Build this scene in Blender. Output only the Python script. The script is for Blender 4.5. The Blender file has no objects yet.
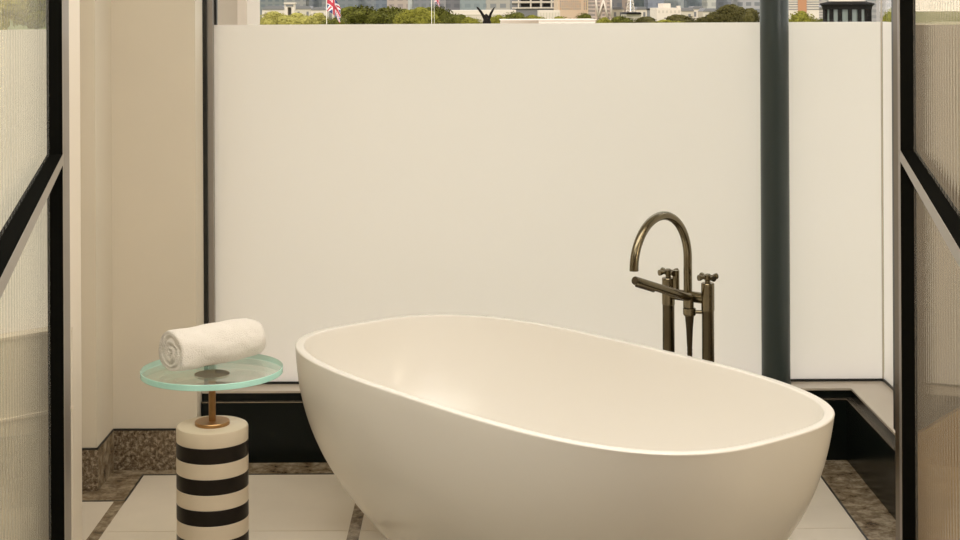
import bpy, bmesh, math, random
from mathutils import Vector, Matrix, noise
random.seed(7)
PI = math.pi
sc = bpy.context.scene
COL = sc.collection
F, CX, CY, EYE, ROLL = 1540.0, 474.0, 2.0, 1.6, 0.005

def at(px, py, d):
    """world point that stands at depth d on the line of sight of a pixel of the photograph"""
    x = px - ROLL * (py - CY); y = py + ROLL * (px - CX)
    return Vector(((x - CX) * d / F, d, EYE - (y - CY) * d / F))

# ------------------------------------------------------------------ materials
def nodes(name):
    m = bpy.data.materials.new(name); m.use_nodes = True
    nt = m.node_tree
    return m, nt, nt.nodes['Principled BSDF'], nt.nodes['Material Output']

def mat(name, col, rough=.5, metal=0., spec=.5, coat=0., var=0., vscale=8., bump=0., bscale=60., sheen=0.):
    m, nt, b, o = nodes(name)
    b.inputs['Base Color'].default_value = (*col, 1)
    b.inputs['Roughness'].default_value = rough
    b.inputs['Metallic'].default_value = metal
    b.inputs['Specular IOR Level'].default_value = spec
    b.inputs['Coat Weight'].default_value = coat
    b.inputs['Coat Roughness'].default_value = .06
    if sheen:
        b.inputs['Sheen Weight'].default_value = sheen
    tc = nt.nodes.new('ShaderNodeTexCoord')
    if var:
        n = nt.nodes.new('ShaderNodeTexNoise'); n.inputs['Scale'].default_value = vscale
        n.inputs['Detail'].default_value = 5
        nt.links.new(tc.outputs['Object'], n.inputs['Vector'])
        r = nt.nodes.new('ShaderNodeValToRGB')
        r.color_ramp.elements[0].position = .3; r.color_ramp.elements[1].position = .7
        r.color_ramp.elements[0].color = (*[c * (1 - var) for c in col], 1)
        r.color_ramp.elements[1].color = (*[min(1, c * (1 + var)) for c in col], 1)
        nt.links.new(n.outputs['Fac'], r.inputs['Fac']); nt.links.new(r.outputs['Color'], b.inputs['Base Color'])
    if bump:
        n = nt.nodes.new('ShaderNodeTexNoise'); n.inputs['Scale'].default_value = bscale
        n.inputs['Detail'].default_value = 3
        nt.links.new(tc.outputs['Object'], n.inputs['Vector'])
        bp = nt.nodes.new('ShaderNodeBump'); bp.inputs['Strength'].default_value = bump
        bp.inputs['Distance'].default_value = .01
        nt.links.new(n.outputs['Fac'], bp.inputs['Height']); nt.links.new(bp.outputs['Normal'], b.inputs['Normal'])
    return m

def stone(name, dark, mid, light, rough=.3, scale=14.):
    m, nt, b, o = nodes(name)
    tc = nt.nodes.new('ShaderNodeTexCoord')
    n = nt.nodes.new('ShaderNodeTexNoise'); n.inputs['Scale'].default_value = scale
    n.inputs['Detail'].default_value = 9; n.inputs['Roughness'].default_value = .72
    n.inputs['Distortion'].default_value = .25
    nt.links.new(tc.outputs['Object'], n.inputs['Vector'])
    r = nt.nodes.new('ShaderNodeValToRGB'); e = r.color_ramp.elements
    e[0].position, e[0].color = .36, (*dark, 1)
    e[1].position, e[1].color = .64, (*light, 1)
    k = e.new(.5); k.color = (*mid, 1)
    nt.links.new(n.outputs['Fac'], r.inputs['Fac']); nt.links.new(r.outputs['Color'], b.inputs['Base Color'])
    b.inputs['Roughness'].default_value = rough
    return m

def clear_glass(name, gloss=.08, tint=(1, 1, 1), rough=0., reed=0., reedscale=15.):
    """thin sheet glass: light passes straight through, a share of it is mirrored"""
    m, nt, b, o = nodes(name); nt.nodes.remove(b)
    t = nt.nodes.new('ShaderNodeBsdfTransparent'); t.inputs['Color'].default_value = (*tint, 1)
    g = nt.nodes.new('ShaderNodeBsdfGlossy'); g.inputs['Roughness'].default_value = rough
    g.inputs['Color'].default_value = (*tint, 1)
    fr = nt.nodes.new('ShaderNodeLayerWeight'); fr.inputs['Blend'].default_value = .25
    mp = nt.nodes.new('ShaderNodeMapRange')
    mp.inputs['To Min'].default_value = gloss; mp.inputs['To Max'].default_value = min(1, gloss * 5 + .1)
    nt.links.new(fr.outputs['Fresnel'], mp.inputs['Value'])
    mx = nt.nodes.new('ShaderNodeMixShader')
    nt.links.new(mp.outputs['Result'], mx.inputs['Fac'])
    nt.links.new(t.outputs[0], mx.inputs[1]); nt.links.new(g.outputs[0], mx.inputs[2])
    nt.links.new(mx.outputs[0], o.inputs['Surface'])
    return m

def reeded_glass(name, tint, milk, mirror, reed=.065):
    """reeded door glass: partly clear, partly milky, with a mirror share and fine upright ribs"""
    m, nt, b, o = nodes(name); nt.nodes.remove(b)
    tc = nt.nodes.new('ShaderNodeTexCoord')
    sx = nt.nodes.new('ShaderNodeSeparateXYZ'); nt.links.new(tc.outputs['Object'], sx.inputs[0])
    mu = nt.nodes.new('ShaderNodeMath'); mu.operation = 'MULTIPLY'; mu.inputs[1].default_value = 2 * PI / reed
    nt.links.new(sx.outputs['X'], mu.inputs[0])
    si = nt.nodes.new('ShaderNodeMath'); si.operation = 'SINE'; nt.links.new(mu.outputs[0], si.inputs[0])
    bp = nt.nodes.new('ShaderNodeBump'); bp.inputs['Strength'].default_value = .035; bp.inputs['Distance'].default_value = .004
    nt.links.new(si.outputs[0], bp.inputs['Height'])
    rm = nt.nodes.new('ShaderNodeMapRange')
    rm.inputs['From Min'].default_value = -1; rm.inputs['From Max'].default_value = 1
    rm.inputs['To Min'].default_value = max(0, milk - .1); rm.inputs['To Max'].default_value = milk + .1
    nt.links.new(si.outputs[0], rm.inputs['Value'])
    t = nt.nodes.new('ShaderNodeBsdfTransparent'); t.inputs['Color'].default_value = (*tint, 1)
    df = nt.nodes.new('ShaderNodeBsdfDiffuse'); df.inputs['Color'].default_value = (*tint, 1)
    tl = nt.nodes.new('ShaderNodeBsdfTranslucent'); tl.inputs['Color'].default_value = (*tint, 1)
    dm = nt.nodes.new('ShaderNodeMixShader'); dm.inputs['Fac'].default_value = .5
    nt.links.new(df.outputs[0], dm.inputs[1]); nt.links.new(tl.outputs[0], dm.inputs[2])
    m1 = nt.nodes.new('ShaderNodeMixShader'); nt.links.new(rm.outputs['Result'], m1.inputs['Fac'])
    nt.links.new(t.outputs[0], m1.inputs[1]); nt.links.new(dm.outputs[0], m1.inputs[2])
    g = nt.nodes.new('ShaderNodeBsdfGlossy'); g.inputs['Roughness'].default_value = .04
    g.inputs['Color'].default_value = (*tint, 1); nt.links.new(bp.outputs['Normal'], g.inputs['Normal'])
    m2 = nt.nodes.new('ShaderNodeMixShader'); m2.inputs['Fac'].default_value = mirror
    nt.links.new(m1.outputs[0], m2.inputs[1]); nt.links.new(g.outputs[0], m2.inputs[2])
    nt.links.new(m2.outputs[0], o.inputs['Surface'])
    return m

def frosted(name, col, trans=.8):
    m, nt, b, o = nodes(name); nt.nodes.remove(b)
    df = nt.nodes.new('ShaderNodeBsdfDiffuse'); df.inputs['Color'].default_value = (*col, 1)
    tl = nt.nodes.new('ShaderNodeBsdfTranslucent'); tl.inputs['Color'].default_value = (*col, 1)
    mx = nt.nodes.new('ShaderNodeMixShader'); mx.inputs['Fac'].default_value = trans
    nt.links.new(df.outputs[0], mx.inputs[1]); nt.links.new(tl.outputs[0], mx.inputs[2])
    nt.links.new(mx.outputs[0], o.inputs['Surface'])
    return m

def facade(name, wall, win, sx, sz, fx=.55, fz=.55, rough=.7):
    """plain wall with a regular grid of window panes in the facade finish"""
    m, nt, b, o = nodes(name)
    tc = nt.nodes.new('ShaderNodeTexCoord')
    s = nt.nodes.new('ShaderNodeSeparateXYZ'); nt.links.new(tc.outputs['Object'], s.inputs[0])
    def band(sock, size, frac):
        d = nt.nodes.new('ShaderNodeMath'); d.operation = 'DIVIDE'; d.inputs[1].default_value = size
        nt.links.new(sock, d.inputs[0])
        f = nt.nodes.new('ShaderNodeMath'); f.operation = 'FRACT'; nt.links.new(d.outputs[0], f.inputs[0])
        l = nt.nodes.new('ShaderNodeMath'); l.operation = 'LESS_THAN'; l.inputs[1].default_value = frac
        nt.links.new(f.outputs[0], l.inputs[0]); return l.outputs[0]
    a = nt.nodes.new('ShaderNodeMath'); a.operation = 'MULTIPLY'
    nt.links.new(band(s.outputs['X'], sx, fx), a.inputs[0]); nt.links.new(band(s.outputs['Z'], sz, fz), a.inputs[1])
    mx = nt.nodes.new('ShaderNodeMix'); mx.data_type = 'RGBA'
    mx.inputs['A'].default_value = (*wall, 1); mx.inputs['B'].default_value = (*win, 1)
    nt.links.new(a.outputs[0], mx.inputs['Factor']); nt.links.new(mx.outputs['Result'], b.inputs['Base Color'])
    b.inputs['Roughness'].default_value = rough
    b.inputs['Specular IOR Level'].default_value = .2
    return m

M = dict(
    plaster=mat('cream_plaster', (.70, .64, .53), .8, var=.02, vscale=3),
    jamb_cream=mat('cream_jamb_paint', (.78, .70, .58), .5),
    ceiling=mat('white_ceiling', (.7, .66, .6), .9),
    tile=mat('cream_marble_tile', (.78, .71, .60), .18, var=.035, vscale=5, spec=.5),
    stone=stone('brown_flecked_marble', (.04, .026, .015), (.17, .125, .08), (.48, .40, .29), .25, 75),
    stone_f=stone('brown_veined_marble', (.085, .055, .03), (.26, .20, .13), (.48, .41, .30), .22, 18),
    inlay=mat('black_inlay', (.012, .011, .01), .3),
    black=mat('black_green_lacquer', (.005, .007, .006), .22, spec=.18),
    ledge=mat('dark_bronze_edge', (.36, .31, .25), .2, metal=.8),
    sill=mat('grey_beige_sill', (.50, .44, .36), .22, spec=.6),
    frame=mat('black_window_metal', (.010, .011, .010), .35),
    alu=mat('grey_metal_strip', (.33, .30, .27), .4, metal=.4),
    doorblk=mat('black_door_metal', (.006, .006, .005), .9, spec=.0),
    doorface=mat('grey_metal_flat', (.27, .24, .205), .35, metal=.3),
    bronze_jamb=mat('brown_bronze_jamb', (.11, .075, .04), .35, metal=.5),
    column=mat('dark_green_paint', (.030, .042, .040), .35, spec=.5),
    tub=mat('white_solid_surface', (.82, .79, .735), .24, spec=.5),
    brassy=mat('aged_gunmetal_bronze', (.20, .168, .108), .22, metal=1.),
    brass_dark=mat('dark_bronze_metal', (.09, .07, .045), .3, metal=1.),
    brass=mat('brushed_brass', (.40, .235, .105), .3, metal=1., var=.1, vscale=30),
    white_st=mat('cream_white_marble', (.70, .60, .46), .3, var=.03, vscale=10),
    dark_st=mat('black_brown_marble', (.016, .012, .009), .35, spec=.2, var=.2, vscale=20),
    towel=mat('white_terry', (.84, .79, .72), .95, bump=.5, bscale=330, sheen=.3),
    wood=mat('pale_oak_floor', (.29, .255, .20), .4, var=.2, vscale=4),
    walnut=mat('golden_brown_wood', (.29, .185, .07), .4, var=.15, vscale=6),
    leaf=mat('green_leaves', (.075, .075, .012), .8, var=.75, vscale=11, spec=.1),
    leaf2=mat('yellow_green_leaves', (.15, .14, .02), .8, var=.6, vscale=11, spec=.1),
    leaf3=mat('pale_grass_leaves', (.27, .24, .06), .8, var=.35, vscale=11, spec=.1),
    leaf4=mat('dark_olive_leaves', (.058, .05, .014), .8, var=.6, vscale=11, spec=.1),
    trunk=mat('tree_bark', (.09, .065, .04), .9),
    park=mat('park_grass', (.12, .14, .03), .9, var=.3, vscale=.05),
    white_b=mat('white_stucco', (.62, .54, .45), .8),
    pale_b=mat('pale_limestone', (.52, .46, .36), .8),
    grey_b=mat('grey_slate', (.17, .165, .165), .7),
    dark_roof=mat('dark_slate_roof', (.012, .011, .010), .7, spec=.05),
    bird=mat('black_bronze', (.010, .008, .007), .6, spec=.05),
    pole=mat('white_pole_paint', (.72, .66, .55), .5),
    red=mat('flag_red', (.42, .03, .05), .8), blue=mat('flag_blue', (.035, .05, .14), .8),
    white_f=mat('flag_white', (.70, .66, .64), .8),
    orange=mat('orange_brick', (.42, .20, .10), .8),
    glass=clear_glass('window_glass', .006),
    tableglass=clear_glass('table_glass', .10, (.97, .99, .975)),
    film_b=frosted('dim_reflection_film', (.25, .205, .15), .6),  # brown tone stands in for the dim window reflection in the right door
    film=frosted('frosted_film', (.93, .90, .86), .75),
    reed_l=reeded_glass('reeded_glass_pale', (.96, .955, .91), .10, .12),
    reed_r=reeded_glass('reeded_glass_bronze', (.88, .83, .74), .12, .16),
    pavglass=mat('green_grey_panes', (.13, .15, .13), .2),
)
M['edge'] = mat('aqua_glass_edge', (.50, .90, .80), .12, spec=.6, var=.12, vscale=9)
M['edge'].node_tree.nodes['Principled BSDF'].inputs['Transmission Weight'].default_value = .1

# ------------------------------------------------------------------ mesh builders
class MB:
    def __init__(s): s.bm = bmesh.new(); s.mi = 0
    def face(s, vs, smooth=False):
        try:
            f = s.bm.faces.new(vs); f.material_index = s.mi; f.smooth = smooth; return f
        except ValueError: return None
    def box(s, x0, x1, y0, y1, z0, z1, bevel=0.):
        r = bmesh.ops.create_cube(s.bm, size=1)
        vs = r['verts']
        for v in vs:
            v.co = Vector(((x0 + x1) / 2 + v.co.x * (x1 - x0), (y0 + y1) / 2 + v.co.y * (y1 - y0), (z0 + z1) / 2 + v.co.z * (z1 - z0)))
        fs = {f for v in vs for f in v.link_faces}
        for f in fs: f.material_index = s.mi
        if bevel:
            es = list({e for v in vs for e in v.link_edges})
            bmesh.ops.bevel(s.bm, geom=es, offset=bevel, segments=2, affect='EDGES', profile=.5)
        return s
    def prism(s, poly, z0, z1):
        lo = [s.bm.verts.new((x, y, z0)) for x, y in poly]; hi = [s.bm.verts.new((x, y, z1)) for x, y in poly]
        n = len(poly)
        s.face(lo[::-1]); s.face(hi)
        for i in range(n): s.face([lo[i], lo[(i + 1) % n], hi[(i + 1) % n], hi[i]])
        return s
    def slab(s, poly, y0, y1):
        """outline in x-z given thickness along y"""
        a = [s.bm.verts.new((x, y0, z)) for x, z in poly]; b = [s.bm.verts.new((x, y1, z)) for x, z in poly]
        n = len(poly)
        s.face(a); s.face(b[::-1])
        for i in range(n): s.face([a[i], b[i], b[(i + 1) % n], a[(i + 1) % n]])
        return s
    def rings(s, rings, cap0=True, cap1=True, smooth=True):
        R = [[s.bm.verts.new(p) for p in r] for r in rings]
        n = len(R[0])
        for a, b in zip(R, R[1:]):
            for i in range(n): s.face([a[i], a[(i + 1) % n], b[(i + 1) % n], b[i]], smooth)
        if cap0: s.face(R[0][::-1], False)
        if cap1: s.face(R[-1], False)
        return s
    def lathe(s, prof, c=(0, 0, 0), seg=48, smooth=True):
        c = Vector(c)
        return s.rings([[c + Vector((r * math.cos(2 * PI * i / seg), r * math.sin(2 * PI * i / seg), z)) for i in range(seg)] for r, z in prof], smooth=smooth)
    def tube(s, pts, rad, seg=20, caps=True, smooth=True):
        pts = [Vector(p) for p in pts]
        if not isinstance(rad, (list, tuple)): rad = [rad] * len(pts)
        t0 = (pts[1] - pts[0]).normalized()
        up = Vector((0, 0, 1)) if abs(t0.z) < .9 else Vector((1, 0, 0))
        u = t0.cross(up).normalized(); R = []
        for i, p in enumerate(pts):
            t = (pts[min(i + 1, len(pts) - 1)] - pts[max(i - 1, 0)]).normalized()
            u = (u - t * u.dot(t)).normalized(); v = t.cross(u)
            R.append([p + rad[i] * (math.cos(2 * PI * k / seg) * u + math.sin(2 * PI * k / seg) * v) for k in range(seg)])
        return s.rings(R, caps, caps, smooth)
    def build(s, name, m=None, parent=None, loc=None, autos=None):
        bmesh.ops.recalc_face_normals(s.bm, faces=s.bm.faces[:])
        me = bpy.data.meshes.new(name); s.bm.to_mesh(me); s.bm.free()
        for k in (m if isinstance(m, (list, tuple)) else [m]):
            if k: me.materials.append(k)
        if autos is not None: me.set_sharp_from_angle(angle=autos)
        o = bpy.data.objects.new(name, me); COL.objects.link(o)
        if parent: o.parent = parent
        if loc: o.location = loc
        return o

def empty(name, loc=(0, 0, 0), rz=0):
    o = bpy.data.objects.new(name, None); COL.objects.link(o)
    o.location = loc; o.rotation_euler = (0, 0, rz); o.empty_display_size = .1
    return o
def tag(o, label, cat, group=None):
    o['label'] = label; o['category'] = cat
    if group: o['group'] = group
    return o
def struct(o):
    o['kind'] = 'structure'; return o

# ------------------------------------------------------------------ camera
cam = bpy.data.cameras.new('camera'); co = bpy.data.objects.new('camera', cam); COL.objects.link(co)
cam.sensor_width = 36; cam.lens = F / 960 * 36
cam.shift_x = (480 - CX) / 960; cam.shift_y = -(270 - CY) / 960
cam.clip_start = .05; cam.clip_end = 5000
co.matrix_world = Matrix.Translation((0, 0, EYE)) @ Matrix.Rotation(PI / 2, 4, 'X') @ Matrix.Rotation(-ROLL, 4, 'Z')
sc.camera = co

# ------------------------------------------------------------------ setting: floor
HC = 2.75                                           # ceiling height
XB, YB = 1.288, 5.355                               # faces of the low casing: right, back
YW, XW = 5.466, 1.445                               # window planes: back, right
fl = struct(MB().box(-1.36, 1.6, 4.2, 5.6, -.06, 0).build('floor', M['tile']))
bd = MB()
e = .0012
bd.box(-1.30, 1.29, 5.23, 5.40, -.02, e)            # back border
bd.box(-1.30, -1.130, 4.956, 5.231, -.02, e)        # left border
bd.box(1.161, 1.30, 4.2, 5.231, -.02, e)            # right border
bd.build('stone_border', M['stone_f'], fl)
for x0, x1 in ((-1.165, -1.129), (-.388, -.352)):
    MB().box(x0, x1, 4.22, 4.951 if x0 < -1 else 5.224, -.02, e).build('stone_strip', M['stone_f'], fl)
il = MB()
il.box(-1.130, 1.161, 5.224, 5.230, -.02, .002)
il.box(-1.134, -1.128, 4.951, 5.230, -.02, .002)
il.box(-1.30, -1.128, 4.951, 4.957, -.02, .002)
il.box(1.155, 1.161, 4.22, 5.230, -.02, .002)
il.build('black_inlay', M['inlay'], fl)
j = MB()
j.box(-1.12, 1.15, 4.666, 4.6685, -.02, .0006)
j.build('tile_joint', mat('pale_grout', (.62, .54, .43), .5), fl)
fl2 = struct(MB().box(-3.2, 3.2, -1.6, 4.2, -.06, 0).build('floor', M['wood']))

# ------------------------------------------------------------------ setting: walls and ceiling
wl = struct(MB().box(-1.246, -.958, 5.286, 5.62, 0, HC).build('wall_left', M['plaster']))
pier = MB().box(-1.345, -1.246, 5.059, 5.62, 0, HC).build('pier', M['plaster'], wl)
MB().prism([(-1.152, 4.40), (-1.18, 4.40), (-1.345, 5.06), (-1.312, 5.06)], 0, HC).build('thin_wall', M['plaster'], wl)
# stone baseboards with the black strip on top
bb = struct(MB().box(-1.242, -.958, 5.280, 5.286, 0, .136).build('baseboard_left', M['stone']))
b2 = MB(); b2.box(-1.248, -1.242, 5.059, 5.286, 0, .136).build('baseboard_return', M['stone_f'], bb)
MB().box(-1.345, -1.242, 5.053, 5.059, 0, .136).build('baseboard_pier', M['stone'], bb)
bs = MB(); bs.box(-1.242, -.958, 5.279, 5.286, .136, .142); bs.box(-1.2485, -1.2415, 5.053, 5.286, .136, .142)
bs.box(-1.345, -1.2415, 5.052, 5.059, .136, .142); bs.build('black_strip', M['inlay'], bb)

# portal jambs between bedroom and bathroom
jl = struct(MB().box(-1.15, -1.13, 4.214, 4.294, 0, 2.55).build('trim_1', M['doorface']))
MB().box(-1.15, -1.13, 4.294, 4.413, 0, 2.55).build('cream_lining', M['jamb_cream'], jl)
jr = struct(MB().box(1.16, 1.175, 4.21, 4.262, 0, 2.55).build('trim_2', M['bronze_jamb']))
MB().box(1.157, 1.175, 4.2, 4.21, 0, 2.55).build('metal_edge', M['alu'], jr)
MB().box(-1.19, 1.20, 4.214, 4.40, 2.55, HC).build('wall_header', M['plaster']).__setitem__('kind', 'structure')
struct(MB().box(-3.3, 3.3, -1.7, 5.62, HC, HC + .15).build('ceiling', M['ceiling']))
# bedroom shell
struct(MB().box(-3.3, -3.2, -1.7, 2.6, 0, HC).build('wall_west', M['plaster']))
struct(MB().box(3.2, 3.3, -1.7, 4.3, 0, .3).box(3.2, 3.3, -1.7, 4.3, 2.5, HC).box(3.2, 3.3, -1.7, .8, .3, 2.5).box(3.2, 3.3, 3.9, 4.3, .3, 2.5).build('wall_east', M['plaster']))
w5 = struct(MB().box(3.22, 3.28, .8, .85, .3, 2.5).box(3.22, 3.28, 3.85, 3.9, .3, 2.5).box(3.22, 3.28, 2.32, 2.38, .3, 2.5).build('window_5', M['frame']))
MB().box(3.245, 3.255, .8, 3.9, .3, 2.5).build('glass_pane', M['glass'], w5)
struct(MB().box(-3.3, 3.3, -1.7, -1.6, 0, HC).build('wall_south', M['walnut']))

# ------------------------------------------------------------------ setting: low black casing under the windows
cas = struct(MB().prism([(-.956, YB), (XB, YB), (XB, 4.275), (1.60, 4.275), (1.60, 5.60), (-.956, 5.60)], 0, .2100).build('trim_3', M['black']))
MB().prism([(-.956, YB + .018), (XB + .024, YB + .018), (XB + .024, 4.275), (1.60, 4.275), (1.60, 5.60), (-.956, 5.60)], .2134, .2400).build('upper_fascia', M['black'], cas)
MB().prism([(-.956, YB - .001), (XB - .001, YB - .001), (XB - .001, 4.275), (1.58, 4.275), (1.58, 5.58), (-.956, 5.58)], .2100, .2134).build('ledge_edge', M['ledge'], cas)
MB().prism([(-.957, YB + .014), (XB + .020, YB + .014), (XB + .020, 4.275), (1.60, 4.275), (1.60, 5.60), (-.957, 5.60)], .2400, .2470).build('sill', M['sill'], cas)

# ------------------------------------------------------------------ setting: windows
ZF = EYE - 21.7 * YW / F
w1 = struct(MB().box(-.968 + .011, XW, YW, YW + .03, .247, .2555).build('window_1', M['frame']))
MB().box(-.966, -.9435, 5.43, YW + .03, .247, HC).build('frame_upright', M['frame'], w1)
MB().box(-.9435, -.924, 5.442, YW + .03, .247, HC).build('metal_strip', M['alu'], w1)
MB().box(-.924, -.915, YW + .008, YW + .03, ZF, HC).build('gasket', M['frame'], w1)
MB().box(-.926, XW, YW + .004, YW + .006, .2555, ZF).build('frosted_film', M['film'], w1)
MB().box(-.924, XW, YW + .010, YW + .022, .25, HC).build('glass_pane', M['glass'], w1)
w2 = struct(MB().box(XW, XW + .03, 4.275, YW, .247, .2555).build('window_2', M['frame']))
MB().box(XW + .004, XW + .006, 4.275, YW - .003, .2555, ZF).build('frosted_film', M['film'], w2)
MB().box(XW + .010, XW + .022, 4.275, YW + .02, .25, HC).build('glass_pane', M['glass'], w2)
MB().box(XW - .002, XW + .003, YW - .003, YW + .003, .2555, HC).build('corner_joint', M['sill'], w2)

# bedroom windows either side of the portal
def canted_window(name, a, b, zs, zf, walm, zmid=None):
    a = Vector((*a, 0)); b = Vector((*b, 0)); u = (b - a).normalized(); L = (b - a).length
    ang = math.atan2(u.y, u.x)
    o = struct(MB().box(0, L, -.05, .05, 0, zs).build(name, walm)); o.location = a; o.rotation_euler = (0, 0, ang)
    MB().box(0, L, -.054, .054, zs, zs + .008).build('sill', M['jamb_cream'], o)
    MB().box(0, L, -.001, .001, zs + .008, zf).build('frosted_film', M['film'], o)
    MB().box(0, L, .004, .014, zs + .008, HC).build('glass_pane', M['glass'], o)
    MB().box(L - .05, L, -.04, .04, 0, HC).build('frame_upright', M['frame'], o)
    if zmid:
        MB().box(0, L, -.056, .056, zmid, zmid + .008).build('piping_rail', M['jamb_cream'], o)
    return o
canted_window('window_3', (-1.16, 4.34), (-3.2, 2.56), .69, 1.53, M['plaster'], .47)
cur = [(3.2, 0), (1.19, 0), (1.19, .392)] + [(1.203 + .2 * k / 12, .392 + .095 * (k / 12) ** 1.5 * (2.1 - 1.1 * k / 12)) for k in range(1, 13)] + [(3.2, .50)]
w4 = struct(MB().slab(cur, 4.264, 4.284).build('window_4_reflection', M['walnut']))  # made-up panel; curved edge and gold tone imitate a reflection in the door
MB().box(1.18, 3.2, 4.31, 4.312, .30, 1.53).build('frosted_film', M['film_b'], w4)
MB().box(1.18, 3.2, 4.316, 4.326, .30, HC).build('glass_pane', M['glass'], w4)
MB().box(1.176, 1.182, 4.28, 4.34, .392, HC).build('frame_upright', M['frame'], w4)

# ------------------------------------------------------------------ setting: glazed doors standing open
def glazed_door(name, org, side, pane, L=2.1):
    ang = math.atan2(-.977, side * -.2135) if side > 0 else math.atan2(-.977, .2130)
    o = empty(name, (org[0], org[1], 0.005), ang); struct(o)
    s = -side                                       # sign of the room side in local y
    def B(x0, x1, z0, z1, t0=0., t1=.042):
        y0, y1 = sorted((-t0 * s * -1 if False else s * -t0, s * -t1))
        return MB().box(x0, x1, y0, y1, z0, z1)
    def fr(nm, x0, x1, z0, z1):
        p = B(x0, x1, z0, z1, .001, .042).build(nm, M['doorblk'], o)
        B(x0, x1, z0, z1, 0., .001).build('face_plate', M['doorface'], p)
    H = 2.5
    fr('stile', 0, .045, 0, H); fr('stile', L - .045, L, 0, H)
    fr('rail', .045, L - .045, 1.160, 1.189); fr('rail', .045, L - .045, 0, .05); fr('rail', .045, L - .045, H - .05, H)
    for z0, z1 in ((.05, 1.160), (1.189, H - .05)):
        B(.045, L - .045, z0, z1, .035, .0415).build('reeded_pane', pane, o)
    return o
glazed_door('door_1', (-1.1225, 4.2055), -1, M['reed_l'])
glazed_door('door_2', (1.1570, 4.198), 1, M['reed_r'])

# ------------------------------------------------------------------ dark column on the sill
col = empty('column', (.0, 0, .247)); p = at(774.4, 200, 5.436); col.location = (p.x, 5.423, .247)
MB().lathe([(.050, 0), (.050, HC - .247)], seg=48).build('shaft', M['column'], col, autos=.6)
MB().lathe([(.050, 0), (.052, 0), (.052, .012), (.050, .014)], seg=48).build('foot_ring', M['column'], col, autos=.6)
tag(col, 'round dark green column standing on the sill in front of the frosted window', 'column')

# ------------------------------------------------------------------ bathtub
TA, TBB, TN, TH, TZ = .858, .449, 3.066, -.8893, .58
def tub_ring(a, b, n, z, off=0., seg=176):
    r = []
    for i in range(seg):
        t = 2 * PI * i / seg; c, s_ = math.cos(t), math.sin(t)
        ph = math.atan2(b * s_, a * c); c, s_ = math.cos(ph), math.sin(ph)
        q = ((abs(c) / a) ** n + (abs(s_) / b) ** n) ** (-1 / n)
        r.append(Vector((q * c + off, q * s_, z)))
    return r
KA, KB, PW, NB, OFF = .585, .52, 2.6, 1.95, -.046
def prof(t):
    g = 1 - (1 - t) ** PW
    return TA * (KA + (1 - KA) * g), TBB * (KB + (1 - KB) * g), NB + (TN - NB) * t, OFF * (1 - t)
R = []
R.append(tub_ring(TA * KA - .02, TBB * KB - .02, NB, 0, OFF)); 
for i in range(25):
    t = i / 24 * .985 + .006
    a, b, n, o_ = prof(t); R.append(tub_ring(a, b, n, TZ * t, o_))
for k in range(1, 6):
    w = k / 5 * PI / 2
    R.append(tub_ring(TA - .005 * (1 - math.cos(w)), TBB - .005 * (1 - math.cos(w)), TN, TZ - .005 + .005 * math.sin(w)))
for k in range(0, 6):
    w = k / 5 * PI / 2
    R.append(tub_ring(TA - .019 - .005 * math.sin(w), TBB - .019 - .005 * math.sin(w), TN, TZ - .005 + .005 * math.cos(w)))
for i in range(1, 29):
    t = 1 - i / 28
    zz = .085 + (TZ - .085 - .005) * t
    g = 1 - (1 - t) ** 3.0
    a = (TA - .024) * (.50 + .50 * g); b = (TBB - .024) * (.44 + .56 * g)
    R.append(tub_ring(a, b, 2.1 + (TN - 2.1) * t, zz, OFF * (1 - t)))
R.append(tub_ring((TA) * .44, TBB * .37, 2, .078, OFF)); R.append(tub_ring(TA * .2, TBB * .2, 2, .074, OFF)); R.append(tub_ring(TA * .04, TBB * .08, 2, .073, OFF))
tub = MB().rings(R).build('bathtub', M['tub'], autos=1.0)
tub.location = (.1764, 4.251, .0012); tub.rotation_euler = (0, 0, TH)
tag(tub, 'large white oval freestanding bathtub on the cream marble floor', 'bathtub')
MB().lathe([(.03, 0), (.03, .004), (.024, .006)], (OFF, 0, .0735), 32).build('drain', M['brass_dark'], tub)

# ------------------------------------------------------------------ floor standing bath tap
pr = Vector((.7015, 4.650, 0)); pl = Vector((.594, 4.742, 0)); mid = (pr + pl) / 2
tap = empty('bath_tap', mid)
tag(tap, 'floor standing bronze bath tap with gooseneck spout and cross handles behind the bathtub', 'tap')
dv = (pr - pl).normalized(); nv = Vector((-dv.y, dv.x, 0)); nv = -nv if nv.y > 0 else nv      # towards the tub
ZT = .748
def cross_handle(c, z):
    h = MB(); h.lathe([(.0085, 0), (.0085, .008), (.012, .011), (.012, .024), (.006, .028)], (c.x, c.y, z), 24)
    for k in range(4):
        a = k * PI / 2 + .45; d = Vector((math.cos(a), math.sin(a), 0)); c0 = Vector((c.x, c.y, z + .018))
        h.tube([c0 + d * .006, c0 + d * .018, c0 + d * .027, c0 + d * .033], [.0052, .0055, .0088, .0092], 14)
    return h
for c, top in ((pl - mid, ZT), (pr - mid, ZT)):
    q = MB(); q.lathe([(.0185, .012), (.0185, top - .085), (.0190, top - .084), (.0190, top - .082), (.0198, top - .081), (.0198, top - .002), (.0185, top)], (c.x, c.y, 0), 32).build('post', M['brassy'], tap, autos=.5)
    MB().lathe([(.034, 0.0014), (.034, .010), (.030, .014), (.018, .015)], (c.x, c.y, 0), 40).build('floor_flange', M['brassy'], tap, autos=.5)
    cross_handle(c, top).build('cross_handle', M['brassy'], tap, autos=.6)
zb = .700
MB().tube([pl - mid + Vector((0, 0, zb)), pr - mid + Vector((0, 0, zb))], .0165, 24).build('crossbar', M['brassy'], tap, autos=.6)
RS = .1435; zc = .8165
pts = [Vector((0, 0, zb - .012 + k / 5 * (zc - zb + .012))) for k in range(6)]
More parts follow.
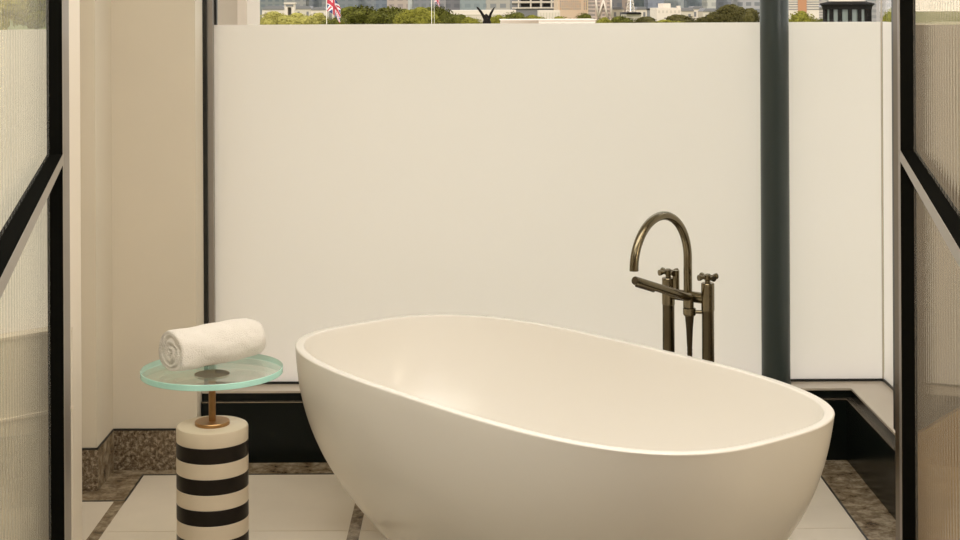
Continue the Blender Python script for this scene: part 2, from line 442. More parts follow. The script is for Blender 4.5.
pts += [nv * RS + Vector((0, 0, zc)) - nv * RS * math.cos(w) + Vector((0, 0, RS * math.sin(w))) for w in [PI * k / 36 for k in range(1, 37)]]
pts += [nv * 2 * RS + Vector((0, 0, zc - .001))]
sp = MB().tube(pts, .0130, 24).build('spout', M['brassy'], tap, autos=.8)
MB().tube([(0, 0, zb - .052), (0, 0, zb - .012)], .0145, 24).build('spout_collar', M['brassy'], tap, autos=.6)
# diverter stub beside the left post
cs = (pl - mid) + dv * .028
MB().tube([(cs.x, cs.y, zb + .005), (cs.x, cs.y, zb + .074)], .0105, 20).build('diverter_knob', M['brassy'], tap, autos=.6)
# hand shower resting across the holder
hs0 = nv * .018 + dv * .022 + Vector((0, 0, .700)); hs1 = nv * .300 + dv * .012 + Vector((0, 0, .791))
ax = (hs1 - hs0).normalized()
hs = MB().tube([hs0, hs0 + ax * .01, hs1 - ax * .002, hs1], [.011, .0125, .0125, .0118], 24).build('hand_shower', M['brassy'], tap, autos=.6)
MB().tube([hs1 + ax * .0005 - ax * .001, hs1 + ax * .0015], .0105, 24).build('spray_face', M['brass_dark'], hs, autos=.6)
low = Vector((0, 0, -1)); low = (low - ax * low.dot(ax)).normalized()
MB().tube([hs1 - ax * .012 + low * .0118, hs1 - ax * .10 + low * .0118], .0055, 14).build('spray_strip', M['brass_dark'], hs, autos=.6)
hc = hs0 + ax * .008
MB().tube([hc + Vector((0, 0, .004)), hc - Vector((0, 0, .030))], .0135, 24).build('shower_elbow', M['brassy'], hs, autos=.6)
hd = MB(); hr = hc - Vector((0, 0, .045))
hd.lathe([(.0165, -.010), (.0195, -.006), (.0195, .012), (.0165, .014)], hr, 28)
hd.tube([hr + Vector((0, 0, .002)), pr - mid + Vector((0, 0, hr.z + .002))], .006, 16)
hd.build('shower_holder', M['brassy'], tap, autos=.6)
hp = [hr + Vector((0, 0, -.008)), hr + Vector((0, 0, -.05)), hr + Vector((0, 0, -.10))]
MB().tube([hp[0], hp[1], hp[2]], [.014, .0105, .0082], 20).build('hose_cone', M['brass_dark'], tap, autos=.6)
hq = [hp[2] + Vector((0, 0, .005))] + [hp[2] + nv * (-.02 * k * k / 25) + Vector((0, 0, -.055 * k)) for k in range(1, 9)]
hq += [Vector((hq[-1].x, hq[-1].y, .055)) - nv * .01, Vector((0, 0, .03)) - nv * .03]
wob = []
for a, b in zip(hq, hq[1:]):
    for k in range(10): wob.append(a.lerp(b, k / 10))
MB().tube(wob, [.0075 + .0008 * (i % 2) for i in range(len(wob))], 14).build('hose', M['brass_dark'], tap)

# ------------------------------------------------------------------ striped side table
tx = at(212.4, 440, 4.3).x
tb = empty('side_table', (tx, 4.3, .0012))
tag(tb, 'round glass side table on a black and cream striped stone drum', 'side table')
RB, HB = .0995, .0424
for k in range(10):
    z0 = k * HB; top = (k == 9)
    pf = [(RB - .001, z0), (RB, z0 + .001), (RB, z0 + HB - .001), (RB - .001, z0 + HB)]
    if top: pf = [(RB - .001, z0), (RB, z0 + .001), (RB, z0 + HB - .008), (RB - .0025, z0 + HB - .0025), (RB - .008, z0 + HB)]
    MB().lathe(pf, seg=72).build('stone_band', M['white_st' if k % 2 else 'dark_st'], tb, autos=.5)
zt = 10 * HB; ZG = .5815 - .0165
MB().lathe([(.048, zt), (.0485, zt + .001), (.0485, zt + .008), (.047, zt + .010)], seg=48).build('brass_foot', M['brass'], tb, autos=.5)
MB().lathe([(.0098, zt + .01), (.0098, ZG - .006)], seg=32).build('brass_stem', M['brass'], tb, autos=.5)
MB().lathe([(.047, ZG - .007), (.0485, ZG - .006), (.0485, ZG)], seg=48).build('brass_plate', M['brass'], tb, autos=.5)
g = MB(); RG = .1968
R = [[Vector((r * math.cos(2 * PI * i / 128), r * math.sin(2 * PI * i / 128), z)) for i in range(128)] for r, z in ((RG - .001, ZG), (RG, ZG + .001), (RG, ZG + .0155), (RG - .001, ZG + .0165))]
V = [[g.bm.verts.new(p) for p in r] for r in R]
g.mi = 1
for a, b in zip(V, V[1:]):
    for i in range(128): g.face([a[i], a[(i + 1) % 128], b[(i + 1) % 128], b[i]], True)
g.mi = 0; g.face(V[0][::-1]); g.face(V[-1])
g.build('glass_top', [M['tableglass'], M['edge']], tb, autos=.5)

# ------------------------------------------------------------------ rolled towel
def make_towel():
    bm = MB(); L, R0, n, seg = .288, .0605, 40, 120
    def rad(th):                                     # outer lap ends in a step
        f = ((th + 2.25) % (2 * PI)) / (2 * PI)
        return R0 * (.955 + .065 * f)
    def P(x, th, s):
        r = rad(th) * s
        y, z = r * math.cos(th), r * math.sin(th)
        z = z if z > 0 else z * (1 - .12 * (1 - math.cos(min(1., -z / R0) * PI / 2)))
        w = .0042 * noise.noise(Vector((x * 14, y * 22, z * 22))) + .0014 * noise.noise(Vector((x * 50, y * 50, z * 50)))
        k = 1 + w / R0
        return Vector((x + .004 * noise.noise(Vector((y * 30, z * 30, x * 3))), y * k, z * k))
    rows = []
    for i in range(n + 1):
        u = i / n; x = -L / 2 + L * u
        e1 = max(0, (.012 - (x + L / 2)) / .012); e2 = max(0, ((x + L / 2) - (L - .05)) / .05)
        s = 1 - .05 * e1 * e1 - .22 * e2 ** 2.6
        s *= 1 + .02 * math.sin(u * 5)
        rows.append([P(x, 2 * PI * k / seg, s) for k in range(seg)])
    def cap(x0, dirn, s0, amp):
        out = []
        for q in range(1, 15):
            f = 1 - q / 15; ring = []
            for k in range(seg):
                th = 2 * PI * k / seg
                ph = (f * 3.3 + dirn * th / (2 * PI) + .35 * noise.noise(Vector((f * 2.5, math.cos(th) * 1.2, math.sin(th) * 1.2)))) % 1
                dx = amp * (abs(math.sin(PI * ph)) ** .6 - .75) + dirn * -.004 * (1 - f)
                b = P(x0, th, s0 * f)
                ring.append(b + Vector((dirn * (dx - .002) - 0, 0, 0)))
            out.append(ring)
        return out
    A = cap(-L / 2, -1, .95, .0085)[::-1]; Bc = cap(L / 2, 1, .78, .008)
    allr = A + rows + Bc
    V = [[bm.bm.verts.new(p) for p in r] for r in allr]
    for a, b in zip(V, V[1:]):
        for i in range(seg): bm.face([a[i], a[(i + 1) % seg], b[(i + 1) % seg], b[i]], True)
    bm.face(V[0][::-1], True); bm.face(V[-1], True)
    return bm
tw = make_towel().build('rolled_towel', M['towel'])
tag(tw, 'rolled white terry towel lying on the round glass table top', 'towel')
tw.rotation_euler = (0, 0, math.radians(44))
zmin = min(v.co.z for v in tw.data.vertices)
tc = at(213, 345, 4.3)
tw.location = (tc.x - .005, 4.345, .0012 + .5815 - zmin + .0005)

# ------------------------------------------------------------------ outside: ground, trees, city
GZ = -18.
gr = struct(MB().box(-900, 900, 12, 2600, GZ - 1, GZ).build('ground', M['park']))

# stone pier of the building just outside the window, left
op = MB()
pA = at(217, 10, 6.3).x; pB = at(234.5, 10, 6.3).x; pC = at(247, 10, 6.3).x; pD = at(260.5, 10, 6.3).x
op.box(pA - .35, pB, 6.42, 6.68, GZ, 4); ost = op.build('wall_outside', M['sill']); struct(ost)
MB().box(pB, pB + .012, 6.38, 6.68, GZ, 4).build('moulding', M['white_b'], ost)
MB().box(pB + .012, pC, 6.30, 6.68, GZ, 4).build('pilaster', M['white_b'], ost)
# white parapet block on the terrace
d = 14.
a = at(501.5, 20.2, d); b = at(538.7, 20.2, d); c = at(595.3, 20.2, d)
pa = MB().box(b.x, c.x, d, d + .6, -3, b.z).build('roof_block', M['white_b'])
MB().box(a.x, b.x, d + .3, d + .6, -3, b.z).build('recessed_side', M['white_b'], pa)
MB().box(a.x - .01, c.x + .01, d - .02, d + .6, b.z, b.z + .006).build('coping', M['white_b'], pa)
MB().box(a.x - .5, c.x + .5, d - .3, d + 2, GZ, -3).build('lower_block', M['pale_b'], pa)
tag(pa, 'white flat roof block rising just above the frosted glass in front of trees', 'roof block')

def crown_mesh(seed, m, rough=1.):
    rnd = random.Random(seed); b = MB()
    for k in range(26):
        th = rnd.uniform(0, 2 * PI); rr = rnd.uniform(0, .70) ; z = rnd.uniform(-.38, .55) * (1.15 - rr * .6)
        c = Vector((rr * math.cos(th), rr * math.sin(th), z)); r = rnd.uniform(.17, .40)
        q = bmesh.ops.create_icosphere(b.bm, subdivisions=3, radius=r)
        for v in q['verts']:
            n_ = v.co.normalized()
            h = noise.noise(n_ * 3 + Vector((k, seed, 0))) * .18 + noise.noise(n_ * 8 + Vector((k, seed, 3))) * .22
            v.co = v.co * (1 + h * rough) + c
    # loose leaf sprays over the surface
    for k in range(1500):
        th = rnd.uniform(0, 2 * PI); u = rnd.uniform(-.6, 1)
        d_ = Vector((math.sqrt(1 - u * u) * math.cos(th), math.sqrt(1 - u * u) * math.sin(th), u * .8)) * rnd.uniform(.76, 1.04)
        s_ = rnd.uniform(.015, .05)
        x = Vector((rnd.gauss(0, 1), rnd.gauss(0, 1), rnd.gauss(0, 1))).normalized(); y = x.orthogonal().normalized()
        b.face([b.bm.verts.new(d_ + x * s_), b.bm.verts.new(d_ + y * s_), b.bm.verts.new(d_ - x * s_), b.bm.verts.new(d_ - y * s_)])
    me = b.build('foliage', m)
    return me
def trunk_mesh():
    return MB().lathe([(.12, 0), (.07, .3), (.05, .75)], seg=10).build('trunk', M['trunk'])
protoF = {k: crown_mesh(s_, M[mm]) for k, s_, mm in (('leaf', 1, 'leaf'), ('leaf2', 2, 'leaf2'), ('leaf3', 3, 'leaf3'), ('leaf4', 4, 'leaf4'))}
protoT = trunk_mesh()
used = set()
def tree(kind, px0, px1, top, d, label, name='tree', low=30):
    l, r = at(px0, top, d), at(px1, top, d)
    root = empty(name, ((l.x + r.x) / 2, d, GZ))
    W = (r.x - l.x) / 2; Hh = (l.z - at(px0, low, d).z) / 2
    f = protoF[kind]
    if kind in used: f = f.copy(); COL.objects.link(f)
    used.add(kind)
    f.parent = root; cz = l.z - Hh * 1.0 - GZ
    f.location = (0, 0, cz); f.scale = (W * 1.36, W * 1.1, Hh * 1.1); f.rotation_euler = (0, 0, random.uniform(0, 6))
    global protoT
    t = protoT
    if t.parent: t = t.copy(); COL.objects.link(t)
    t.parent = root; t.scale = (W * .8, W * .8, cz / .75)
    tag(root, label, 'tree', 'park trees beyond the window')
tree('leaf3', 256, 292, 10.5, 118, 'pale yellow-green low tree beside the white pilaster at the left end of the park', low=40)
tree('leaf3', 282, 314, 12, 112, 'pale yellow-green low tree below the white stone arch', low=40)
tree('leaf3', 304, 331, 12, 121, 'pale yellow-green low tree left of the flag pole with the large flag', low=40)
tree('leaf', 322, 348, 16, 92, 'small green tree behind the lower tip of the large hanging flag', low=40)
tree('leaf', 342, 384, 3.5, 104, 'tall dark green tree right of the large flag, leftmost of the big crowns', low=40)
tree('leaf', 374, 412, 4.5, 118, 'tall green tree in the middle of the big crowns, left of the bare pole', low=40)
tree('leaf2', 398, 434, 6, 109, 'bright yellow-green tree directly left of the pale pole', low=40)
tree('leaf', 424, 452, 4, 122, 'tall green tree right behind the pale pole with the small flag', low=40)
tree('leaf', 444, 466, 12, 112, 'lower green tree between the pole and the black winged statue', low=40)
tree('leaf2', 458, 482, 16, 100, 'low bright tree at the left wing of the black statue', low=40)
tree('leaf2', 486, 506, 14, 104, 'low bright tree at the right wing of the black statue', low=40)
tree('leaf', 500, 526, 10, 116, 'green tree behind the left end of the white roof block', low=40)
tree('leaf2', 520, 548, 14, 122, 'low bright tree over the middle of the white roof block', low=40)
tree('leaf2', 544, 576, 15.5, 126, 'low bright hedge-like tree over the right half of the white roof block', low=40)
tree('leaf', 574, 592, 11, 118, 'small dark green tree standing before the tan tower', low=40)
tree('leaf2', 592, 614, 16.5, 104, 'low bright tree at the right end of the white roof block', low=40)
tree('leaf', 610, 636, 14, 112, 'green tree below the dark low roof', low=40)
tree('leaf4', 630, 658, 16, 120, 'dark olive tree left of the white house', low=40)
tree('leaf2', 650, 690, 19, 100, 'low bright tree in front of the white house', low=40)
tree('leaf4', 662, 700, 14, 122, 'dark olive tree at the right corner of the white house', low=40)
tree('leaf4', 690, 724, 15.5, 118, 'dark olive tree right of the white house, before the far towers', low=40)
tree('leaf4', 712, 746, 3.5, 106, 'tall dark olive tree left of the green column, left one of its pair', low=40)
tree('leaf4', 734, 762, 7.5, 101, 'tall dark olive tree touching the left edge of the green column', low=40)
tree('leaf2', 786, 816, 10, 104, 'bright bushy tree just right of the green column', low=40)
tree('leaf', 808, 832, 17, 112, 'low green tree left of the dark roofed pavilion', low=40)
tree('leaf2', 884, 908, 4, 60, 'bright tree at the right corner beyond the side window', low=40)
tree('leaf3', -30, 24, -26, 96, 'tall pale tree seen through the left edge of the left reeded door', low=40)
tree('leaf2', 12, 62, -18, 103, 'tall pale tree seen through the left reeded door beside its black stile', low=40)

# buildings
def bld(name, px0, px1, d, label, m, top=None, h=None, depth=20, base=None):
    l, r = at(px0, 8, d), at(px1, 8, d)
    zt = at((px0 + px1) / 2, top, d).z if top is not None else h
    root = empty(name, ((l.x + r.x) / 2, d, GZ))
    w = (r.x - l.x) / 2
    MB().box(-w, w, 0, depth, 0, zt - GZ).build('walls', m, root)
    tag(root, label, 'building', 'city buildings beyond the park')
    return root, w, zt - GZ
hz = lambda r, g, b, k=0: (r, g, b)
def fac(n, wall, win, sx, sz, fx=.55, fz=.55): return facade(n, wall, win, sx, sz, fx, fz)
far = [  # distance haze is mixed into these grey-blue facade colours
 (252, 284, 1150, 60, (.20, .21, .20), (.14, .16, .17), 'grey-green far tower at the left end of the skyline beside the white pilaster'),
 (284, 306, 1000, 48, (.27, .26, .24), (.20, .20, .20), 'pale grey far block behind the white stone arch'),
 (305, 319, 1050, 60, (.19, .20, .21), (.15, .16, .18), 'slim dark grey far tower left of the large flag'),
 (318, 338, 1200, 55, (.28, .27, .26), (.22, .22, .22), 'light grey far block directly behind the large flag'),
 (338, 358, 1000, 66, (.20, .21, .22), (.16, .18, .19), 'blue-grey far tower right of the large flag'),
 (358, 376, 1120, 70, (.23, .24, .25), (.18, .19, .21), 'grey far tower over the tall dark tree'),
 (376, 388, 980, 62, (.17, .19, .22), (.13, .15, .18), 'slim blue far tower left of the pink block'),
 (387, 408, 900, 40, (.42, .34, .29), (.30, .25, .23), 'pinkish far block over the big tree crowns'),
 (408, 412, 860, 70, (.40, .40, .38), (.34, .34, .33), 'very slim pale far tower right of the pink block'),
 (411, 432, 1080, 52, (.24, .24, .25), (.19, .20, .21), 'grey far block left of the pole with the small flag'),
 (432, 446, 960, 58, (.30, .28, .28), (.23, .22, .23), 'light grey far block right of the pole with the small flag'),
 (446, 462, 900, 50, (.21, .20, .21), (.16, .16, .17), 'grey-brown far block above the long pale terrace left end'),
 (460, 488, 880, 75, (.26, .29, .29), (.21, .24, .25), 'wide glassy blue-grey far tower above the black statue'),
 (486, 514, 820, 46, (.34, .31, .27), (.20, .20, .20), 'pale banded far block left of the grey gridded building'),
 (612, 622, 900, 50, (.15, .14, .14), (.11, .11, .12), 'slim dark far block right of the braced tower'),
 (620, 630, 980, 46, (.30, .23, .19), (.22, .18, .16), 'reddish far block left of the lattice spire'),
 (634, 650, 1020, 62, (.19, .21, .21), (.15, .17, .18), 'grey-green far tower right of the lattice spire'),
 (648, 664, 900, 68, (.21, .22, .26), (.17, .18, .22), 'slate blue far tower above the left end of the white house'),
 (663, 690, 1100, 58, (.30, .31, .31), (.25, .26, .27), 'wide pale grey far tower above the white house'),
 (688, 708, 980, 70, (.20, .22, .24), (.16, .18, .20), 'blue-grey far tower right of the white house'),
 (707, 716, 880, 52, (.42, .40, .36), (.32, .31, .29), 'slim cream far tower left of the tall olive trees'),
 (715, 738, 1020, 60, (.25, .25, .27), (.20, .20, .22), 'grey far tower behind the left olive tree'),
 (737, 772, 940, 44, (.36, .34, .34), (.20, .20, .21), 'pale far block behind the right olive tree by the column'),
]
for i, (a_, b_, d_, h_, wl_, wn_, lb) in enumerate(far):
    m = fac('far_facade', wl_, wn_, 5.2, 4.1, .62, .55)
    bld('tower', a_, b_, d_, lb, m, h=h_)
# low rooftops between towers and trees: pale houses in a row
lows = [(262, 286, 330, 9.6, 'white_b', 'long low white house left of the stone arch'),
        (294, 312, 420, 9, 'pale_b', 'low pale house right of the stone arch'),
        (311, 326, 400, 10, 'white_b', 'low whitish house left of the flag pole'),
        (332, 346, 380, 10.5, 'pale_b', 'low pale house right of the large flag'),
        (676, 694, 360, 11, 'pale_b', 'low pale house right of the white house'),
        (692, 704, 380, 9, 'white_b', 'low white house before the blue-grey tower'),
        (703, 718, 350, 11.5, 'pale_b', 'low pale house left of the tall olive trees'),
        (636, 647, 420, 9.5, 'white_b', 'low white house left of the dark grey roof hut'),
        (612, 624, 400, 9.5, 'pale_b', 'low cream house right of the braced tower')]
for a_, b_, d_, t_, mm, lb in lows:
    r_, w, hh = bld('house', a_, b_, d_, lb, M[mm], top=t_, depth=8)
    MB().slab([(-w * 1.03, 0), (w * 1.03, 0), (w * .7, .5 + w * .12), (-w * .7, .5 + w * .12)], -.2, 8.2).build('roof', M['grey_b'], r_, (0, 0, hh))
    n = max(2, int(w / 1.4))
    for k in range(n):
        x = -w + (k + .5) * 2 * w / n
        MB().box(x - .3, x + .3, -.05, .1, hh - 1.9, hh - .7).build('window', M['grey_b'], r_)
# white stone arch
d = 300; l, r = at(284.5, 8, d), at(294.5, 8, d); zt = at(289, 2.5, d).z; w = (r.x - l.x) / 2
ar = empty('stone_arch', ((l.x + r.x) / 2, d, GZ)); hh = zt - GZ
q = MB()
zo = at(289, 7.2, d).z - GZ; ww = w * .38
q.box(-w, -ww, 0, 2, 0, zo); q.box(ww, w, 0, 2, 0, zo); q.box(-w, w, 0, 2, zo, hh - .3)
q.build('arch_body', M['white_b'], ar); MB().box(-w * 1.12, w * 1.12, -.2, 2.2, hh - .3, hh).build('cornice', M['white_b'], ar)
MB().box(-w * .75, w * .75, -.08, 0.02, zo + .15, zo + .5).build('dark_panel', M['grey_b'], ar)
MB().box(-ww, ww, 1.4, 1.7, 0, zo).build('dark_recess', M['grey_b'], ar)
tag(ar, 'small white stone gate arch with a dark opening left of the flags', 'arch')
# long pale terrace
r_, w, hh = bld('terrace', 450, 516, 260, 'long low cream terrace behind the black winged statue', M['white_b'], top=10.2, depth=10)
MB().box(-w, w, -.1, .02, hh - .9, hh - .7).build('cornice', M['pale_b'], r_)
for k in range(26):
    x = -w + (k + .5) * 2 * w / 26; MB().box(x - .12, x + .12, -.04, .05, hh - 2.2, hh - 1.1).build('window', M['pale_b'], r_)
# grey gridded building
d = 420
r_, w, hh = bld('grid_building', 512, 558, d, 'grey gridded concrete building with dark window bays left of the tan tower', M['grey_b'], h=26, depth=20)
for px0, px1 in ((521, 529.5), (532, 539.5), (543, 550)):
    for t0, t1 in ((3.2, 6.6), (-3.5, 1.2)):
        a_, b_ = at(px0, t1, d), at(px1, t0, d)
        MB().box(a_.x - r_.location.x, b_.x - r_.location.x, -.25, .1, a_.z - GZ, b_.z - GZ).build('window', M['dark_roof'], r_)
for t in (1.8, 2.6, 8.0):
    z = at(535, t, d).z - GZ; MB().box(-w, w * .86, -.5, .1, z - .12, z + .18).build('concrete_band', M['white_b'], r_)
for px in (518.5, 530.7, 541, 551.5):
    x = at(px, 4, d).x - r_.location.x; MB().box(x - .18, x + .18, -.45, .1, at(535, 8, d).z - GZ, hh).build('concrete_pier', M['white_b'], r_)
r_, w, hh = bld('house', 539, 560, 330, 'low cream block below the tan tower, left of its foot', M['white_b'], top=10.3, depth=8)
for k in range(7):
    x = -w + (k + .5) * 2 * w / 7; MB().box(x - .16, x + .16, -.05, .1, hh - 2.6, hh - .5).build('window', M['pale_b'], r_)
# tan tower
d = 380
r_, w, hh = bld('tan_tower', 558, 592.5, d, 'broad tan tower full of small windows in the middle of the skyline', mat('tan_brick', (.58, .43, .30), .8), h=30, depth=20)
for iz, t in enumerate((-4, -1.2, 1.4, 4, 6.3, 8.8)):
    for ix in range(14):
        px = 560.6 + ix * 2.15
        if 581.5 < px < 583: continue
        a_ = at(px, t, d)
        MB().box(a_.x - r_.location.x - .11, a_.x - r_.location.x + .13, -.05, .1, a_.z - GZ - .19, a_.z - GZ + .19).build('window', M['orange'] if (ix * 7 + iz) % 5 == 0 else M['grey_b'], r_)
MB().box(w * .70, w * .90, -.6, .1, 0, hh).build('pale_pier', mat('pale_sandstone', (.60, .48, .30), .8), r_)
# braced tower
d = 360
r_, w, hh = bld('braced_tower', 592.5, 612, d, 'pinkish tower with white diagonal bracing right of the tan tower', fac('braced_facade', (.46, .36, .30), (.24, .20, .18), 1.15, .9), h=30, depth=14)
for p0, p1 in (((595, -6), (598.2, 17)), ((603.4, 0), (607.8, 17)), ((603.4, 0), (598.2, 17)), ((611, -6), (611.4, 17))):
    a_, b_ = at(p0[0], p0[1], d - .4), at(p1[0], p1[1], d - .4); o_ = r_.location
    MB().tube([a_ - o_, b_ - o_], .22, 8).build('white_brace', M['white_b'], r_)
# lattice spire
d = 340
l = at(631, 12, d); sp_ = empty('lattice_spire', (l.x, d, GZ)); q = MB()
hh = l.z - GZ
q.box(-1.1, 1.1, 0, 2, 0, hh - .3)
for k in range(6):
    z = hh - .3 + k * .75; w0 = 1.0 - k * .13; w1 = 1.0 - (k + 1) * .13
    for s_ in (-1, 1):
        q.tube([(s_ * w0, 1, z), (s_ * w1, 1, z + .75)], .1, 6); q.tube([(s_ * w0, 1, z), (-s_ * w1, 1, z + .75)], .08, 6)
q.build('lattice', M['white_b'], sp_); tag(sp_, 'pale lattice spire tapering upward right of the braced tower', 'spire')
# dark low roof pavilion
r_, w, hh = bld('hall', 626, 641, 240, 'low hall with a flat dark roof below the lattice spire', M['pale_b'], top=14.3, depth=8)
MB().slab([(-w * 1.05, 0), (w * 1.05, 0), (w * .9, .3), (-w * .8, .3)], -.5, 8.5).build('roof', M['dark_roof'], r_, (0, 0, hh))
r_, w, hh = bld('hut', 650, 657, 330, 'small dark grey roof hut touching the white house on its left', M['grey_b'], top=10, depth=6)
MB().box(-w * 1.1, w * 1.1, -.2, 6.2, hh, hh + .3).build('roof', M['dark_roof'], r_)
# white house
r_, w, hh = bld('white_house', 657, 681, 250, 'wide white house with a square roof block in front of the far towers', M['white_b'], top=8, depth=10)
MB().box(-w * .42, w * .2, 1, 8, hh, hh + .75).build('roof_block', M['white_b'], r_)
MB().box(w * .75, w * .98, .3, 2, hh, hh + .35).build('chimney', M['white_b'], r_)
for k in range(6):
    x = -w + (k + .5) * 2 * w / 6; MB().box(x - .12, x + .12, -.04, .1, hh - .8, hh - .4).build('window', M['sill'], r_)
# banded tower right of the column
d = 200
r_, w, hh = bld('banded_tower', 787, 819, d, 'white tower with grey bands and an orange brick strip right of the green column', M['white_b'], h=14, depth=12)
a_, b_ = at(797.8, 0, d), at(806.4, 0, d)
MB().box(a_.x - r_.location.x, b_.x - r_.location.x, -.12, .1, 0, hh).build('brick_strip', M['orange'], r_)
for t in (-3, -.4, 2, 4.4, 6.8, 9.2):
    z = at(803, t, d).z - GZ
    MB().box(-w, a_.x - r_.location.x, -.06, .1, z - .05, z + .05).build('grey_band', M['grey_b'], r_)
    MB().box(b_.x - r_.location.x, w, -.06, .1, z - .05, z + .05).build('grey_band', M['grey_b'], r_)
r_, w, hh = bld('grey_block', 816, 838, 240, 'grey slatted low block left of the dark roofed pavilion', fac('slatted_facade', (.40, .36, .32), (.22, .20, .19), 50, .42, 1, .4), top=8.2, depth=8)
MB().slab([(-w * .8, 0), (w, 0), (w * .6, .6), (-w * .3, .6)], -.2, 8.2).build('roof', M['grey_b'], r_, (0, 0, hh))
r_, w, hh = bld('tower', 818, 833, 520, 'grey-beige far tower rising left of the dark pavilion roof', fac('far_facade', (.36, .32, .29), (.26, .24, .23), 3, 2.4), h=22)
r_, w, hh = bld('tower', 876, 912, 640, 'pale grey far tower beyond the right corner of the window', fac('far_facade', (.36, .33, .32), (.26, .25, .25), 3, 2.4), h=22)
# dark round pavilion
d = 26
c_ = at(856, 20, d); pv = empty('pavilion', (c_.x, d + .62, -4.)); z0 = -4.
def zz(py): return at(856, py, d).z - z0
rw = (at(878, 15, d).x - at(833.5, 15, d).x) / 2; rr = (at(883, 5, d).x - at(827, 5, d).x) / 2
MB().lathe([(rw - .01, 0), (rw - .01, zz(7.5))], seg=32).build('glass_bays', M['pavglass'], pv, autos=.5)
MB().lathe([(rw * .9, zz(9.5)), (rw + .04, zz(9.5)), (rw + .05, zz(6.5)), (rr - .02, zz(4.8)), (rr, zz(4.5)), (rr * .96, zz(3.2)), (rr * .72, zz(1.8)), (rr * .70, zz(1.3))], seg=48).build('roof', M['dark_roof'], pv, autos=.5)
MB().lathe([(rr * .66, zz(1.8)), (rr * .66, zz(-9))], seg=32).build('lantern', M['white_b'], pv, autos=.5)
for k in range(14):
    a_ = 2 * PI * k / 14 + .11; x, y = rw * math.cos(a_), rw * math.sin(a_)
    MB().box(x - .03, x + .03, y - .03, y + .03, 0, zz(7)).build('mullion', M['dark_roof'], pv)
MB().lathe([(rw * 1.15, -14), (rw * 1.15, 0)], seg=32).build('base', M['pale_b'], pv, autos=.5)
tag(pv, 'round dark pavilion with flared roof and glazed bays right of the green column', 'pavilion')
# black winged statue
d = 40
c_ = at(487, 20, d); st = empty('winged_statue', (c_.x, d, -3.))
def w_(px, py): p = at(px, py, d); return (p.x - c_.x, p.z + 3.)
q = MB().slab([w_(484, 24), w_(483.2, 19), w_(480.8, 14), w_(476.6, 8), w_(476.4, 6.8), w_(478, 7), w_(481.5, 10.5), w_(484.5, 15), w_(486, 18.5), w_(486.5, 24)], -.08, .02); q.build('wing', M['bird'], st)
q = MB().slab([w_(487, 24), w_(487.5, 18.5), w_(489.5, 13.5), w_(492, 9.5), w_(494.3, 7), w_(494.8, 7.6), w_(493.6, 10.5), w_(491.5, 15), w_(490.8, 18), w_(489.6, 20), w_(489, 24)], -.10, 0.); q.build('wing', M['bird'], st)
x0, z0_ = w_(486.8, 22); x1, z1_ = w_(485.8, 14.5)
MB().tube([(x0, -.1, 0), (x0, -.1, z0_), (x1 + .02, -.1, z1_ - .04), (x1, -.12, z1_)], [.10, .11, .05, .035], 12).build('body', M['bird'], st)
MB().box(x0 - .5, x0 + .5, -.5, .5, -15, 0).build('plinth', M['pale_b'], st)
tag(st, 'black winged bird statue with raised wings before the park trees', 'statue')

# flags
def union_flag(px0, px1, top, bot, d, name, label, full=True):
    root = empty(name, (at(px0, 10, d).x, d, GZ))
    a_ = at(px0, top, d); W = at(px1, top, d).x - a_.x; Hh = a_.z - at(px0, bot, d).z
    b = MB(); NU, NV = 44, 26
    def pos(u, v):
        # cloth hung from its hoist edge, sagging toward the free end
        x = W * (u * .92) + .0; z = a_.z - GZ - Hh * (v * .62 * (1 - .25 * u) + .52 * u ** 1.5)
        y = .09 * Hh * math.sin(u * 9 + v * 2.) * u
        return Vector((x, y, z))
    V = [[b.bm.verts.new(pos(i / NU, jx / NV)) for jx in range(NV + 1)] for i in range(NU + 1)]
    for i in range(NU):
        for jx in range(NV):
            u, v = (i + .5) / NU * 2 - 1, (jx + .5) / NV * 2 - 1
            k = 1
            dg = min(abs(v - u), abs(v + u))
            if dg < .30: k = 2
            if dg < .11: k = 0
            if abs(v) < .34 or abs(u) < .20: k = 2
            if abs(v) < .20 or abs(u) < .12: k = 0
            b.mi = k; b.face([V[i][jx], V[i + 1][jx], V[i + 1][jx + 1], V[i][jx + 1]], True)
    f = b.build('cloth', [M['red'], M['blue'], M['white_f']], root)
    sm = f.modifiers.new('thick', 'SOLIDIFY'); sm.thickness = .01
    tag(root, label, 'flag'); return root
d = 46
def pole(px, top, bot, d, label, w=.55):
    a_ = at(px, 10, d); root = empty('flag_pole', (a_.x, d, GZ))
    zt = at(px, top, d).z - GZ
    MB().lathe([(w * d / F * .7, 0), (w * d / F * .5, zt)], seg=12).build('shaft', M['pole'], root)
    MB().lathe([(.005, zt - .0), (w * d / F, zt + .03), (.005, zt + .06)], seg=12).build('finial', M['pole'], root)
    tag(root, label, 'flag pole')
pole(326.6, -26, 40, d, 'white flag pole carrying the large hanging flag')
union_flag(327.2, 341.5, -9, 24, d, 'flag', 'large red white and blue flag hanging from the white pole')
pole(431.6, -12, 40, 50, 'thin pale flag pole before the big tree crowns')
union_flag(434.6, 440, -6, 7.5, 52, 'flag', 'small red white and blue flag hanging right of the thin pale pole')
pole(434.2, -14, 40, 52, 'slender pole of the small flag, just right of the thin pale pole', .3)

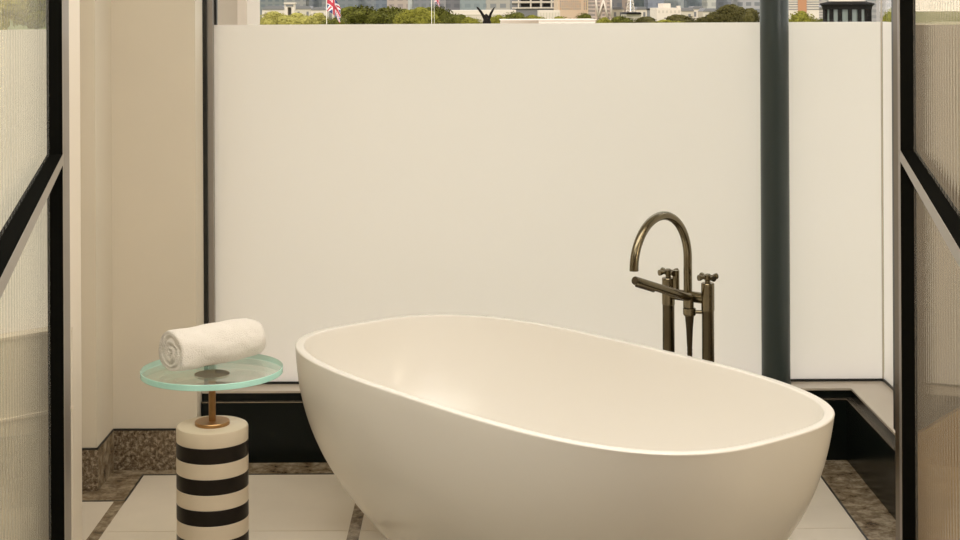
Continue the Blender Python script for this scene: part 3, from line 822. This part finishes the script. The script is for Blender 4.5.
# ------------------------------------------------------------------ light
w = bpy.data.worlds.new('sky'); sc.world = w; w.use_nodes = True
nt = w.node_tree; bg = nt.nodes['Background']
tcw = nt.nodes.new('ShaderNodeTexCoord'); sxw = nt.nodes.new('ShaderNodeSeparateXYZ')
nt.links.new(tcw.outputs['Generated'], sxw.inputs[0])
rp = nt.nodes.new('ShaderNodeValToRGB')
rp.color_ramp.elements[0].position = .0; rp.color_ramp.elements[0].color = (1., .955, .90, 1)
rp.color_ramp.elements[1].position = .5; rp.color_ramp.elements[1].color = (.86, .86, .86, 1)
nt.links.new(sxw.outputs['Z'], rp.inputs['Fac']); nt.links.new(rp.outputs['Color'], bg.inputs['Color'])
bg.inputs['Strength'].default_value = 1.86
def light(kind, name, loc, energy, col, rot=(0, 0, 0), **kw):
    L = bpy.data.lights.new(name, kind); L.energy = energy; L.color = col
    for k, v in kw.items(): setattr(L, k, v)
    o = bpy.data.objects.new(name, L); COL.objects.link(o); o.location = loc; o.rotation_euler = rot; return o
light('SUN', 'sun', (0, -20, 40), 2.0, (1, .93, .82), (math.radians(48), 0, math.radians(-25)), angle=.02)
light('AREA', 'bedroom_ceiling_fill', (-.2, 3.1, HC - .03), 80, (1, .945, .875), shape='RECTANGLE', size=3.6, size_y=1.5)  # unseen fill light added high in front to brighten walls and tub
light('AREA', 'bedroom_ceiling_fill', (0, .6, HC - .03), 30, (1, .92, .82), shape='RECTANGLE', size=2.2, size_y=1.2)  # second added fill further back, no lamp is known there
light('AREA', 'bedroom_side_fill', (2.6, 2.6, 1.5), 23, (1, .94, .86), (math.radians(90), 0, math.radians(62)), shape='RECTANGLE', size=.5, size_y=.9)  # added fill without a fixture, lightens the right side of the tub

vs = sc.view_settings
sc.display_settings.display_device = 'sRGB'
vs.view_transform = 'Standard'; vs.look = 'None'; vs.exposure = 0; vs.gamma = 1; vs.use_curve_mapping = False
sc.cycles.max_bounces = 14; sc.cycles.transparent_max_bounces = 24
sc.cycles.diffuse_bounces = 6; sc.cycles.glossy_bounces = 6
